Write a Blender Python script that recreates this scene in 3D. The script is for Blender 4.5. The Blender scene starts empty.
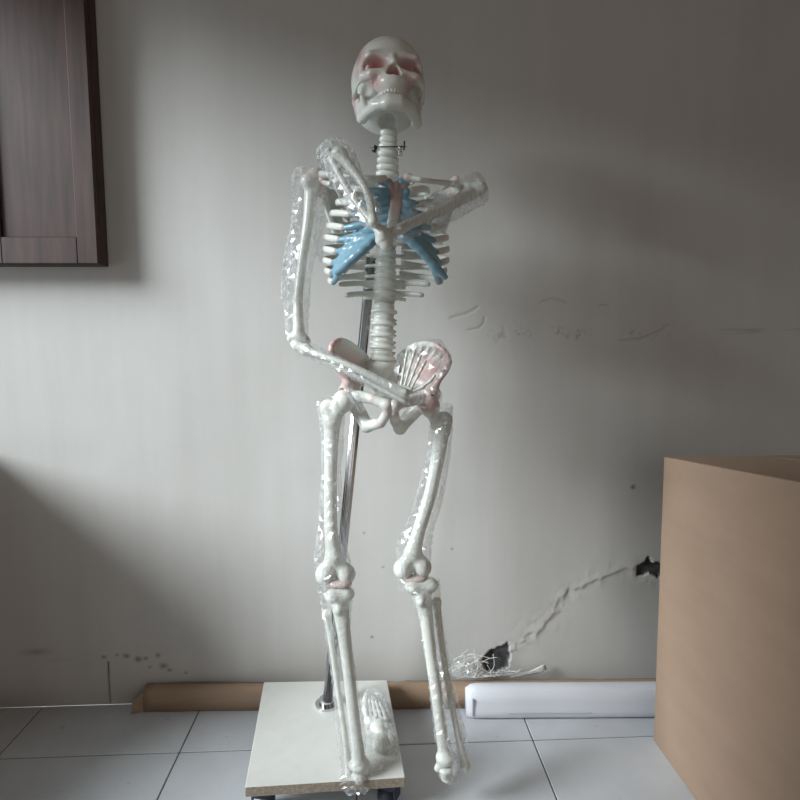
import bpy, bmesh, math, random
import numpy as np
from mathutils import Vector, noise as mn
random.seed(7); rng = np.random.default_rng(11)
scn = bpy.context.scene
COL = scn.collection

# ------------------------------------------------------------------ camera
CAMH, YAW, PITCH, ROLL, FPX = .91, 2.55, 5.45, .3, 600.
_y, _p, _r = (math.radians(v) for v in (YAW, PITCH, ROLL))
cF = np.array([math.sin(_y)*math.cos(_p), math.cos(_y)*math.cos(_p), -math.sin(_p)])
_R0 = np.array([math.cos(_y), -math.sin(_y), 0.]); _U0 = np.cross(_R0, cF)
cR = _R0*math.cos(_r)-_U0*math.sin(_r); cU = _U0*math.cos(_r)+_R0*math.sin(_r)
cO = np.array([0, 0, CAMH])
cam = bpy.data.objects.new('camera', bpy.data.cameras.new('camera')); COL.objects.link(cam)
cam.data.sensor_width = 36; cam.data.lens = FPX/800*36; cam.data.clip_start = .02
from mathutils import Matrix
M4 = Matrix.Identity(4)
for i in range(3):
    M4[i][0] = cR[i]; M4[i][1] = cU[i]; M4[i][2] = -cF[i]; M4[i][3] = cO[i]
cam.matrix_world = M4
scn.camera = cam

def P(px, py, Y):
    """world point at depth Y seen at photo position (px, py): used to measure the place"""
    d = cF+cR*(px-400)/FPX+cU*(400-py)/FPX
    return cO+d*(Y/d[1])
def FL(px, py, z=0.):
    d = cF+cR*(px-400)/FPX+cU*(400-py)/FPX
    return cO+d*((z-CAMH)/d[2])

WALLY = 1.475

# ------------------------------------------------------------------ materials
def mat(name, col=(.8, .8, .8), rough=.5, metal=0., coat=0., spec=.5):
    m = bpy.data.materials.new(name); m.use_nodes = True
    b = m.node_tree.nodes['Principled BSDF']
    b.inputs['Base Color'].default_value = (*col, 1); b.inputs['Roughness'].default_value = rough
    b.inputs['Metallic'].default_value = metal; b.inputs['Coat Weight'].default_value = coat
    b.inputs['Coat Roughness'].default_value = .12; b.inputs['Specular IOR Level'].default_value = spec
    return m, m.node_tree, b
def nd(t, typ, **kw):
    n = t.nodes.new(typ)
    for k, v in kw.items(): setattr(n, k, v)
    return n
def noise_tex(t, scale, detail=4, rough=.5, coords='Object', stretch=None):
    tc = nd(t, 'ShaderNodeTexCoord'); out = tc.outputs[coords]
    if stretch:
        mp = nd(t, 'ShaderNodeMapping'); mp.inputs['Scale'].default_value = stretch
        t.links.new(out, mp.inputs[0]); out = mp.outputs[0]
    n = nd(t, 'ShaderNodeTexNoise'); n.inputs['Scale'].default_value = scale
    n.inputs['Detail'].default_value = detail; n.inputs['Roughness'].default_value = rough
    t.links.new(out, n.inputs['Vector']); return n
def ramp(t, src, stops):
    r = nd(t, 'ShaderNodeValToRGB'); e = r.color_ramp.elements
    while len(e) < len(stops): e.new(.5)
    for q, (p, c) in zip(e, stops): q.position = p; q.color = (*c, 1)
    t.links.new(src, r.inputs[0]); return r.outputs[0]
def mixc(t, fac, a, b, mode='MIX'):
    m = nd(t, 'ShaderNodeMix', data_type='RGBA', blend_type=mode)
    for s, v in ((0, fac), (6, a), (7, b)):
        if isinstance(v, (int, float)): m.inputs[s].default_value = v
        elif isinstance(v, tuple): m.inputs[s].default_value = (*v, 1)
        else: t.links.new(v, m.inputs[s])
    return m.outputs[2]
def bump(t, b, src, strength, dist):
    n = nd(t, 'ShaderNodeBump'); n.inputs['Strength'].default_value = strength; n.inputs['Distance'].default_value = dist
    t.links.new(src, n.inputs['Height']); t.links.new(n.outputs[0], b.inputs['Normal'])

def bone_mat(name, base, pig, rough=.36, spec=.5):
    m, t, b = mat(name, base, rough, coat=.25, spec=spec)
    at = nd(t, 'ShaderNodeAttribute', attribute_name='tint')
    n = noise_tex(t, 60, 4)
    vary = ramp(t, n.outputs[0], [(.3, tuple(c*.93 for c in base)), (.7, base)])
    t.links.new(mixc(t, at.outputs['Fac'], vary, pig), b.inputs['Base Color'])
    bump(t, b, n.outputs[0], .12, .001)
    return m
BONE = bone_mat('bone_plastic', (.70, .72, .675), (.52, .20, .20))
CART = bone_mat('blue_cartilage_plastic', (.20, .37, .47), (.5, .5, .5))
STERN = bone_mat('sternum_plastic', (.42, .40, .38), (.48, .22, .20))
TEETH = mat('tooth_plastic', (.68, .68, .62), .25, coat=.4)[0]
CHROME = mat('chrome', (.62, .63, .65), .16, 1.)[0]
STEEL = mat('dark_steel', (.10, .10, .11), .35, .9)[0]
NAVY = mat('navy_rubber', (.025, .032, .05), .5)[0]
GREYP = mat('grey_caster_plastic', (.45, .47, .5), .4)[0]

# wall: old emulsion paint
WALLM, t, b = mat('old_plaster_paint', (.5, .49, .47), .62, spec=.3)
at = nd(t, 'ShaderNodeAttribute', attribute_name='loss'); ad = nd(t, 'ShaderNodeAttribute', attribute_name='dirt')
n1 = noise_tex(t, 1.6, 5, .6); n2 = noise_tex(t, 9, 3, .6, stretch=(1.6, 1, .12)); n3 = noise_tex(t, 220, 3)
c = ramp(t, n1.outputs[0], [(.3, (.505, .495, .475)), (.7, (.565, .56, .545))])
c = mixc(t, .15, c, ramp(t, n2.outputs[0], [(.32, (.43, .42, .40)), (.62, (.60, .59, .575))]))
c = mixc(t, ad.outputs['Fac'], c, (.085, .075, .05))
dk = ramp(t, noise_tex(t, 70, 5, .7).outputs[0], [(.35, (.035, .037, .04)), (.65, (.13, .13, .135))])
c = mixc(t, at.outputs['Fac'], c, dk)
t.links.new(c, b.inputs['Base Color'])
mx = nd(t, 'ShaderNodeMath', operation='ADD'); t.links.new(n2.outputs[0], mx.inputs[0]); t.links.new(n3.outputs[0], mx.inputs[1])
bump(t, b, mx.outputs[0], .16, .002)
SIDEM, t, b = mat('side_wall_paint', (.36, .27, .18), .8)
bump(t, b, noise_tex(t, 60).outputs[0], .2, .002)
CEILM = mat('ceiling_paint', (.30, .22, .14), .9)[0]

# floor tiles
TILEM, t, b = mat('glazed_floor_tile', (.6, .6, .6), .28, spec=.45)
n = noise_tex(t, 5, 5, .6)
c = ramp(t, n.outputs[0], [(.3, (.50, .52, .55)), (.7, (.60, .62, .65))])
sp = noise_tex(t, 38, 2)
c = mixc(t, ramp(t, sp.outputs[0], [(.70, (0, 0, 0)), (.76, (.35, .35, .35))]), c, (.22, .2, .18))
t.links.new(c, b.inputs['Base Color']); bump(t, b, noise_tex(t, 14).outputs[0], .05, .002)
GROUT, t, b = mat('dark_grout', (.06, .055, .05), .9)
bump(t, b, noise_tex(t, 200).outputs[0], .4, .001)

def card_mat(name, a, bcol, stretch, spec=.35):
    m, t, b = mat(name, a, .65, spec=spec)
    n = noise_tex(t, 7, 6, .6, stretch=stretch)
    t.links.new(ramp(t, n.outputs[0], [(.3, bcol), (.7, a)]), b.inputs['Base Color'])
    bump(t, b, n.outputs[0], .15, .002)
    return m
CARD = card_mat('box_cardboard', (.37, .255, .185), (.33, .23, .165), (1, 1, 3))
CARD2 = card_mat('long_carton_cardboard', (.37, .26, .18), (.29, .20, .14), (.5, 2, 6))
LAMIN, t, b = mat('cream_laminate', (.76, .75, .70), .38, spec=.5)
n = noise_tex(t, 40, 3); t.links.new(ramp(t, n.outputs[0], [(.3, (.66, .66, .63)), (.7, (.70, .70, .67))]), b.inputs['Base Color'])
CHIP, t, b = mat('chipboard_edge', (.33, .27, .21), .8)
n = noise_tex(t, 160, 4, .7); t.links.new(ramp(t, n.outputs[0], [(.3, (.2, .16, .12)), (.7, (.42, .36, .29))]), b.inputs['Base Color'])
WPACK, t, b = mat('white_wrapped_parcel', (.68, .70, .76), .32, coat=.3)
bump(t, b, noise_tex(t, 22, 4, stretch=(.35, 1, 2.5)).outputs[0], .22, .003)
WOOD, t, b = mat('dark_shutter_wood', (.05, .022, .018), .55)
n = noise_tex(t, 12, 5, stretch=(6, 6, .5)); t.links.new(ramp(t, n.outputs[0], [(.3, (.028, .013, .012)), (.7, (.065, .032, .027))]), b.inputs['Base Color'])
SCRAP = mat('white_shavings', (.72, .72, .70), .5)[0]

def film_mat(name, base=.07, edge=.5, crease=.35, scale=45):
    m = bpy.data.materials.new(name); m.use_nodes = True; t = m.node_tree; t.nodes.clear()
    out = nd(t, 'ShaderNodeOutputMaterial'); tr = nd(t, 'ShaderNodeBsdfTransparent'); tr.inputs[0].default_value = (.985, .985, .985, 1)
    pb = nd(t, 'ShaderNodeBsdfPrincipled'); pb.inputs['Base Color'].default_value = (.80, .82, .84, 1); pb.inputs['Roughness'].default_value = .14
    pb.inputs['Specular IOR Level'].default_value = 1.
    lw = nd(t, 'ShaderNodeLayerWeight'); lw.inputs[0].default_value = .35
    n = noise_tex(t, scale, 5, .65, stretch=(2.2, 2, .35))
    cr = ramp(t, n.outputs[0], [(.47, (0, 0, 0)), (.5, (1, 1, 1)), (.53, (0, 0, 0))])
    f = nd(t, 'ShaderNodeMath', operation='MULTIPLY_ADD'); t.links.new(lw.outputs['Facing'], f.inputs[0]); f.inputs[1].default_value = edge*.5; f.inputs[2].default_value = base
    g = nd(t, 'ShaderNodeMath', operation='MULTIPLY_ADD'); t.links.new(cr, g.inputs[0]); g.inputs[1].default_value = crease; t.links.new(f.outputs[0], g.inputs[2]); g.use_clamp = True
    gl = nd(t, 'ShaderNodeBsdfGlossy'); gl.inputs['Roughness'].default_value = .2
    m1 = nd(t, 'ShaderNodeMixShader'); t.links.new(g.outputs[0], m1.inputs[0]); t.links.new(tr.outputs[0], m1.inputs[1]); t.links.new(pb.outputs[0], m1.inputs[2])
    m2 = nd(t, 'ShaderNodeMixShader'); m2.inputs[0].default_value = .09; t.links.new(m1.outputs[0], m2.inputs[1]); t.links.new(gl.outputs[0], m2.inputs[2])
    t.links.new(m2.outputs[0], out.inputs[0])
    return m
FILM = film_mat('clear_plastic_film', .035, .36, .30, 34)
FILM2 = film_mat('clear_plastic_film_thick', .06, .45, .42, 40)

# ------------------------------------------------------------------ object helpers
def link(o, parent=None):
    COL.objects.link(o)
    if parent is not None:
        o.parent = parent; o.matrix_parent_inverse = parent.matrix_world.inverted()
    return o
def meshobj(name, V, F, m, parent=None, smooth=True, tint=None, origin=None):
    V = np.asarray(V, float)
    o0 = V.mean(0) if origin is None else np.asarray(origin, float)
    me = bpy.data.meshes.new(name); me.from_pydata((V-o0).tolist(), [], F if isinstance(F, list) else F.tolist()); me.update()
    me.materials.append(m)
    me.polygons.foreach_set('use_smooth', [smooth]*len(me.polygons))
    if tint is not None:
        a = me.attributes.new('tint', 'FLOAT', 'POINT'); a.data.foreach_set('value', np.asarray(tint, np.float32))
    ob = bpy.data.objects.new(name, me); ob.location = o0.tolist()
    COL.objects.link(ob)
    if parent is not None:
        ob.parent = parent
        ob.location = (Vector(o0.tolist())-abs_loc(parent))
    return ob
def abs_loc(o):
    v = Vector(o.location)
    while o.parent is not None: o = o.parent; v = v+Vector(o.location)
    return v
def empty(name, loc, label=None, cat=None, group=None):
    o = bpy.data.objects.new(name, None); o.empty_display_size = .05; o.location = tuple(loc); COL.objects.link(o)
    tag(o, label, cat, group); return o
def tag(o, label=None, cat=None, group=None, kind=None):
    for k, v in (('label', label), ('category', cat), ('group', group), ('kind', kind)):
        if v: o[k] = v
    return o
def bmobj(name, bm, m, parent=None, smooth=False, origin=None):
    bmesh.ops.recalc_face_normals(bm, faces=bm.faces)
    V = [v.co[:] for v in bm.verts]; bm.verts.index_update(); F = [[v.index for v in f.verts] for f in bm.faces]; bm.free()
    return meshobj(name, V, F, m, parent, smooth, origin=origin)
def box_bm(lo, hi, bev=0., seg=2, bm=None):
    b2 = bmesh.new(); bmesh.ops.create_cube(b2, size=1)
    for v in b2.verts:
        v.co = Vector([lo[i]+(v.co[i]+.5)*(hi[i]-lo[i]) for i in range(3)])
    if bev: bmesh.ops.bevel(b2, geom=b2.edges[:], offset=bev, segments=seg, affect='EDGES', profile=.5)
    if bm is None: return b2
    me = bpy.data.meshes.new('tmp'); b2.to_mesh(me); b2.free(); bm.from_mesh(me); bpy.data.meshes.remove(me); return bm

# ------------------------------------------------------------------ implicit surfaces
class Sdf:
    def __init__(s): s.ops = []; s.lo = []; s.hi = []
    def _bb(s, lo, hi): s.lo.append(np.asarray(lo)); s.hi.append(np.asarray(hi))
    def cap(s, a, b, ra, rb=None, k=.004, op='u'):
        rb = ra if rb is None else rb; a = np.asarray(a, float); b = np.asarray(b, float)
        if op == 'u': s._bb(np.minimum(a-ra, b-rb), np.maximum(a+ra, b+rb))
        s.ops.append((op, k, 'c', a, b, ra, rb)); return s
    def chain(s, pts, rs, k=.004, op='u'):
        if not hasattr(rs, '__len__'): rs = [rs]*len(pts)
        pts = [np.asarray(p, float) for p in pts]
        if op == 'u':
            for p, r in zip(pts, rs): s._bb(p-r, p+r)
        s.ops.append((op, k, 'l', pts, list(rs))); return s
    def el(s, c, r, k=.004, op='u', ax=None):
        c = np.asarray(c, float); r = np.asarray(r, float)
        A = np.eye(3) if ax is None else np.asarray(ax, float)   # rows = local axes
        m = r.max() if ax is not None else r
        if op == 'u': s._bb(c-m, c+m)
        s.ops.append((op, k, 'e', c, r, A)); return s
    def field(s, X):
        D = None
        for o in s.ops:
            if o[2] == 'c':
                a, b, ra, rb = o[3:]; ab = b-a; L = max(float(ab@ab), 1e-12); pa = X-a
                h = np.clip((pa@ab)/L, 0, 1).astype(np.float32)
                d = np.sqrt(((pa-h[..., None]*ab)**2).sum(-1))-(ra+(rb-ra)*h)
            elif o[2] == 'l':
                pts, rs = o[3:]; d = None
                for a, b, ra, rb in zip(pts[:-1], pts[1:], rs[:-1], rs[1:]):
                    ab = b-a; L = max(float(ab@ab), 1e-12); pa = X-a; h = np.clip((pa@ab)/L, 0, 1).astype(np.float32)
                    dd = np.sqrt(((pa-h[..., None]*ab)**2).sum(-1))-(ra+(rb-ra)*h); d = dd if d is None else np.minimum(d, dd)
            else:
                c, r, A = o[3:]; q = (X-c)@A.T
                k0 = np.sqrt(((q/r)**2).sum(-1)); k1 = np.sqrt(((q/(r*r))**2).sum(-1))+1e-9
                d = k0*(k0-1)/k1
            k = o[1]
            if D is None: D = d; continue
            if o[0] == 'u':
                h = np.clip(.5+.5*(D-d)/k, 0, 1); D = D*(1-h)+d*h-k*h*(1-h)
            else:
                h = np.clip(.5-.5*(D+d)/k, 0, 1); D = D*(1-h)+(-d)*h+k*h*(1-h)
        return D
    def mesh(s, res=.002, warp=None):
        lo = np.min(s.lo, 0)-res*3; hi = np.max(s.hi, 0)+res*3
        n = np.ceil((hi-lo)/res).astype(int)+1
        ax = [lo[i]+res*np.arange(n[i]) for i in range(3)]
        X = np.stack(np.meshgrid(*ax, indexing='ij'), -1).astype(np.float32)
        D = s.field(X)
        if warp is not None: D = D+warp(X)
        return snets(D, lo, res)
def snets(D, lo, res):
    ins = D < 0; nx, ny, nz = D.shape
    cnt = np.zeros((nx-1, ny-1, nz-1), np.int16); acc = np.zeros((nx-1, ny-1, nz-1, 3), np.float32)
    def sl(dx, dy, dz): return (slice(dx, nx-1+dx), slice(dy, ny-1+dy), slice(dz, nz-1+dz))
    for a in range(3):
        o = [i for i in range(3) if i != a]
        for u in (0, 1):
            for v in (0, 1):
                s0 = [0, 0, 0]; s0[o[0]] = u; s0[o[1]] = v; s1 = list(s0); s1[a] = 1
                d0 = D[sl(*s0)]; d1 = D[sl(*s1)]; cr = (d0 < 0) != (d1 < 0)
                with np.errstate(divide='ignore', invalid='ignore'): tt = np.where(cr, d0/(d0-d1), 0)
                cnt += cr
                for i in range(3):
                    acc[..., i] += np.where(cr, tt if i == a else s0[i], 0)
    on = cnt > 0; idx = -np.ones(cnt.shape, np.int64); idx[on] = np.arange(on.sum())
    base = np.stack(np.nonzero(on), -1)
    V = lo+res*(base+acc[on]/cnt[on][:, None])
    Q = []
    for a in range(3):
        o = [(a+1) % 3, (a+2) % 3]
        s0 = [slice(1, -1)]*3; s0[a] = slice(0, -1); s1 = list(s0); s1[a] = slice(1, None)
        i0 = ins[tuple(s0)]; i1 = ins[tuple(s1)]; cr = i0 != i1
        pos = np.stack(np.nonzero(cr), -1)
        off = np.array([1, 1, 1]); off[a] = 0; pos = pos+off
        def g(du, dv):
            q = pos.copy(); q[:, o[0]] -= du; q[:, o[1]] -= dv; return idx[q[:, 0], q[:, 1], q[:, 2]]
        q = np.stack([g(0, 0), g(1, 0), g(1, 1), g(0, 1)], -1)
        fl = ~i0[cr]; q[fl] = q[fl][:, ::-1]
        Q.append(q)
    Q = np.concatenate(Q); Q = Q[(Q >= 0).all(1)]
    return V, Q
def sdfobj(name, s, m, parent, res=.002, tintf=None, origin=None, warp=None):
    V, Q = s.mesh(res, warp)
    tint = tintf(V) if tintf else np.zeros(len(V))
    return meshobj(name, V, Q, m, parent, True, tint, origin)
def blobs(pts, r, amt=1.):
    pts = np.asarray(pts)
    def f(V):
        d = np.sqrt(((V[:, None]-pts[None])**2).sum(-1)).min(1)
        return np.clip(1.4-d/r, 0, 1)*amt
    return f

def spline(pts, n):
    pts = np.asarray(pts, float); k = len(pts)-1; out = []
    for q in np.linspace(0, k, n):
        i = min(int(q), k-1); u = q-i
        p0 = pts[max(i-1, 0)]; p1 = pts[i]; p2 = pts[i+1]; p3 = pts[min(i+2, k)]
        out.append(.5*((2*p1)+(-p0+p2)*u+(2*p0-5*p1+4*p2-p3)*u*u+(-p0+3*p1-3*p2+p3)*u**3))
    return np.array(out)
def sweep(pts, ra, rb, up=(0, 0, 1), n=10, caps=True):
    """elliptic tube: ra along 'up', rb across it; ra, rb per point"""
    pts = np.asarray(pts, float); N = len(pts); ra = np.broadcast_to(ra, N); rb = np.broadcast_to(rb, N)
    T = np.gradient(pts, axis=0); T /= np.linalg.norm(T, axis=1)[:, None]
    up = np.asarray(up, float); V = []; F = []
    for i in range(N):
        s = np.cross(T[i], up); s /= (np.linalg.norm(s)+1e-9); u = np.cross(s, T[i])
        for j in range(n):
            a = 2*math.pi*j/n; V.append(pts[i]+u*math.cos(a)*ra[i]+s*math.sin(a)*rb[i])
    for i in range(N-1):
        for j in range(n):
            k = (j+1) % n; F.append([i*n+j, i*n+k, (i+1)*n+k, (i+1)*n+j])
    if caps: F.append(list(range(n))[::-1]); F.append([(N-1)*n+j for j in range(n)])
    return V, F
def joinvf(parts):
    V = []; F = []
    for v, f in parts:
        o = len(V); V += [tuple(q) for q in v]; F += [[i+o for i in q] for q in f]
    return V, F

# ================================================================== THE ROOM
XL, XR, YR, ZC = -1.15, 2.0, -2.2, 2.45
def Wp(px, py):
    p = P(px, py, WALLY); return np.array([p[0], p[2]])
def axis(lo, hi, flo, fhi, fine, coarse):
    a = list(np.arange(lo, flo, coarse))+list(np.arange(flo, fhi, fine))+list(np.arange(fhi, hi, coarse))+[hi]
    return np.array(a)
gx = axis(XL, XR, -.72, .80, .0035, .05); gz = axis(0, ZC, 0., 1.05, .0035, .05)
GX, GZ = np.meshgrid(gx, gz, indexing='ij')
def vnoise(x, z, s, seed):
    r = np.random.default_rng(seed); T = r.random((64, 64))
    u = x*s+100; v = z*s+100; i = np.floor(u).astype(int); j = np.floor(v).astype(int); fu = u-i; fv = v-j
    fu = fu*fu*(3-2*fu); fv = fv*fv*(3-2*fv); g = lambda a, b: T[a % 64, b % 64]
    return (g(i, j)*(1-fu)+g(i+1, j)*fu)*(1-fv)+(g(i, j+1)*(1-fu)+g(i+1, j+1)*fu)*fv
def fbm(x, z, s, seed, o=4):
    return sum(vnoise(x, z, s*2**k, seed+k)/2**k for k in range(o))/sum(1/2**k for k in range(o))
N1 = fbm(GX, GZ, 22, 1); N2 = fbm(GX, GZ, 60, 5); N3 = fbm(GX, GZ, 4, 9, 3)
def segd(poly, X, Z):
    D = np.full(X.shape, 9.); S = np.zeros(X.shape)
    for (a, b) in zip(poly[:-1], poly[1:]):
        ab = b-a; h = np.clip(((X-a[0])*ab[0]+(Z-a[1])*ab[1])/(ab@ab), 0, 1)
        dx = X-a[0]-h*ab[0]; dz = Z-a[1]-h*ab[1]; d = np.hypot(dx, dz); m = d < D
        S = np.where(m, np.sign((X-a[0])*ab[1]-(Z-a[1])*ab[0]), S); D = np.where(m, d, D)
    return D, S
WX, WZ = GX+(N1-.5)*.03, GZ+(N2-.5)*.03
ridge = [Wp(*q) for q in ((505, 652), (522, 640), (543, 628), (556, 612), (560, 596), (578, 588), (600, 578), (618, 570), (640, 566))]
D, S = segd(ridge, WX, WZ)
off = (N3-.5)*.003
inside = (S > 0)
off += .0006*np.exp(-(D/.006)**2)*(N1+.2)+.0019*np.exp(-(D/.034)**2)*(N2-.45)*(N1+.4)*2
off -= .0012*np.where(inside, np.exp(-(D/.07)**2), 0)
loss = np.zeros(GX.shape); dirt = np.zeros(GX.shape)
def poly_in(poly, X, Z):
    c = np.zeros(X.shape, bool)
    for a, b in zip(poly, poly[1:]+poly[:1]):
        t = ((a[1] > Z) != (b[1] > Z)) & (X < (b[0]-a[0])*(Z-a[1])/(b[1]-a[1]+1e-12)+a[0]); c ^= t
    return c
HX, HZ = GX+(N1-.5)*.012, GZ+(N2-.5)*.012
for pl in ([(482, 661), (486, 653), (497, 648), (507, 643), (510, 656), (508, 667), (497, 672), (486, 671)],
           [(637, 575), (638, 566), (645, 563), (648, 557), (654, 563), (660, 562), (672, 568), (670, 577), (657, 577), (650, 573), (643, 576)]):
    m = poly_in([Wp(*q) for q in pl], HX, HZ); loss[m] = 1; off[m] -= .009+.006*(N2[m]-.5)
dirt = np.maximum(dirt, np.where(inside, .16*np.exp(-(D/.16)**2)*np.clip(N3*1.5-.2, 0, 1), 0))
# grey scuffs beneath the second hole
d2 = np.hypot((GX-Wp(650, 582)[0])/.03, (GZ-Wp(650, 582)[1])/.012); off += .003*np.exp(-d2**2)*(N2-.3)*2
# pock marks in a row across the wall
row = np.exp(-((GZ-Wp(560, 333)[1]-.01*(N3-.5))/.014)**2)*(GX > Wp(488, 330)[0])
pk = np.clip((fbm(GX, GZ, 130, 40, 2)-.55)*9, 0, 1)*row*np.clip((N1-.40)*6, 0, 1)
off -= .0016*pk; dirt = np.maximum(dirt, .38*pk)
for pl in ([(450, 318), (464, 314), (474, 310), (478, 306)], [(468, 330), (478, 328), (484, 323), (485, 317)], [(540, 302), (552, 298), (566, 302)], [(620, 340), (640, 338), (662, 330), (668, 325)], [(600, 304), (608, 305)]):
    D2, _ = segd([Wp(*q) for q in pl], GX+(N2-.5)*.006, GZ+(N1-.5)*.006); off -= .0012*np.exp(-(D2/.0025)**2); dirt = np.maximum(dirt, .35*np.exp(-(D2/.002)**2))
for (px, py, r) in ((127, 656, .010), (138, 659, .012), (146, 658, .008), (117, 655, .007), (158, 655, .008), (164, 666, .014), (150, 667, .006), (104, 657, .010), (169, 670, .008), (60, 660, .011), (33, 652, .014), (186, 673, .006)):
    w = Wp(px, py); d2 = np.hypot(GX-w[0], (GZ-w[1])*1.3); dirt = np.maximum(dirt, .8*np.clip(1-d2/r*(.4+1.2*N2), 0, 1))
for (px, py, r) in ((372, 637, .004), (383, 567, .003), (364, 533, .003), (633, 487, .007), (452, 549, .003), (204, 279, .004), (183, 280, .005)):
    w = Wp(px, py); d2 = np.hypot(GX-w[0], GZ-w[1]); dirt = np.maximum(dirt, .8*np.clip(1.3-d2/r, 0, 1))
# grime band low on the left and along the skirting line
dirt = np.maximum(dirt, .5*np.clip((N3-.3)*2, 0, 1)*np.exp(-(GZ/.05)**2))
D3, _ = segd([Wp(108, 662), Wp(108.5, 680), Wp(109.5, 703)], GX+(N1-.5)*.004, GZ); off -= .002*np.exp(-(D3/.0022)**2); dirt = np.maximum(dirt, np.exp(-(D3/.0022)**2))
VV = np.stack([GX, WALLY-off, GZ], -1).reshape(-1, 3)
na, nb = GX.shape; I = np.arange(na*nb).reshape(na, nb)
FF = np.stack([I[:-1, :-1], I[1:, :-1], I[1:, 1:], I[:-1, 1:]], -1).reshape(-1, 4)
wall = meshobj('wall_back', VV, FF, WALLM, origin=(0, WALLY, 0)); tag(wall, kind='structure')
for nm, ar in (('loss', loss), ('dirt', dirt)):
    a = wall.data.attributes.new(nm, 'FLOAT', 'POINT'); a.data.foreach_set('value', ar.reshape(-1).astype(np.float32))

# floor: a grout bed with bevelled tiles of 0.4 m
bm = bmesh.new()
tx0, ty0 = -.441, 1.283
for i in range(-2, 7):
    for j in range(-9, 1):
        x0 = max(tx0+i*.4+.0013, XL); x1 = min(tx0+(i+1)*.4-.0013, XR)
        y0 = max(ty0+j*.4+.0013, YR); y1 = min(ty0+(j+1)*.4-.0013, WALLY)
        if x1 > x0 and y1 > y0: box_bm((x0, y0, -.012), (x1, y1, 0.), .0012, 1, bm)
floor = bmobj('floor', bm, TILEM, origin=(0, 0, 0)); tag(floor, kind='structure')
gr = bmobj('floor_grout', box_bm((XL, YR, -.05), (XR, WALLY, -.0015)), GROUT, floor); 
# left wall with the window the daylight comes through
WY0, WY1, WZ0, WZ1 = .36, 1.42, .48, 1.91
bm = bmesh.new()
T_ = .12
for lo, hi in (((XL-T_, YR, 0), (XL, WY0, ZC)), ((XL-T_, WY1, 0), (XL, WALLY+.05, ZC)), ((XL-T_, WY0, 0), (XL, WY1, WZ0)), ((XL-T_, WY0, WZ1), (XL, WY1, ZC))): box_bm(lo, hi, bm=bm)
tag(bmobj('wall_left', bm, SIDEM), kind='structure')
bm = bmesh.new()
for lo, hi in (((XL-.09, WY0, WZ0), (XL-.05, WY0+.025, WZ1)), ((XL-.09, WY1-.015, WZ0), (XL-.05, WY1, WZ1)), ((XL-.09, WY0, WZ0), (XL-.05, WY1, WZ0+.02)), ((XL-.09, WY0, WZ1-.02), (XL-.05, WY1, WZ1))): box_bm(lo, hi, .002, 1, bm)
tag(bmobj('window_1', bm, WOOD), kind='structure')
tag(bmobj('shade_block_1', box_bm((XL, 1.02, 0), (-.97, WALLY-.004, .67)), SIDEM), kind='structure')   # unseen block added in the corner to shade the lower left wall
tag(bmobj('ceiling', box_bm((XL-T_, YR, ZC), (XR+.1, WALLY+.05, ZC+.05)), CEILM), kind='structure')
tag(bmobj('wall_right', box_bm((XR, YR, 0), (XR+.1, WALLY+.05, ZC)), SIDEM), kind='structure')
# rear wall with a doorway behind the photographer
bm = bmesh.new()
for lo, hi in (((XL, YR-.1, 0), (-.6, YR, ZC)), ((1.2, YR-.1, 0), (XR, YR, ZC)), ((-.6, YR-.1, 2.05), (1.2, YR, ZC))): box_bm(lo, hi, bm=bm)
tag(bmobj('wall_rear', bm, SIDEM), kind='structure')

# shallow dark wooden wall cabinet, upper left
CD = .057
sx1 = P(106, 200, WALLY)[0]; sz0 = P(100, 264, WALLY-CD)[2]; sx0, sz1 = XL+.01, 2.25; sy0, sy1 = WALLY-CD, WALLY-.003
sh = empty('wall_cabinet', ((sx0+sx1)/2, WALLY, sz0), 'shallow dark brown wooden cabinet hanging on the wall at the upper left edge', 'cabinet')
bmobj('cabinet_body', box_bm((sx0, sy0+.018, sz0), (sx1, sy1, sz1), .002, 1), WOOD, sh)
bm = bmesh.new(); xm = (sx0+sx1)/2
dr = []
for a_, b_ in ((sx0+.002, xm-.0015), (xm+.0015, sx1-.001)):
    bm = bmesh.new()
    for lo, hi in (((a_, sy0, sz0+.001), (a_+.045, sy0+.016, sz1)), ((b_-.045, sy0, sz0+.001), (b_, sy0+.016, sz1)), ((a_+.045, sy0, sz0+.001), (b_-.045, sy0+.016, sz0+.06)), ((a_+.045, sy0, sz1-.06), (b_-.045, sy0+.016, sz1)), ((a_+.045, sy0+.007, sz0+.06), (b_-.045, sy0+.014, sz1-.06))): box_bm(lo, hi, .0015, 1, bm)
    bmobj('cabinet_door', bm, WOOD, sh)

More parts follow.
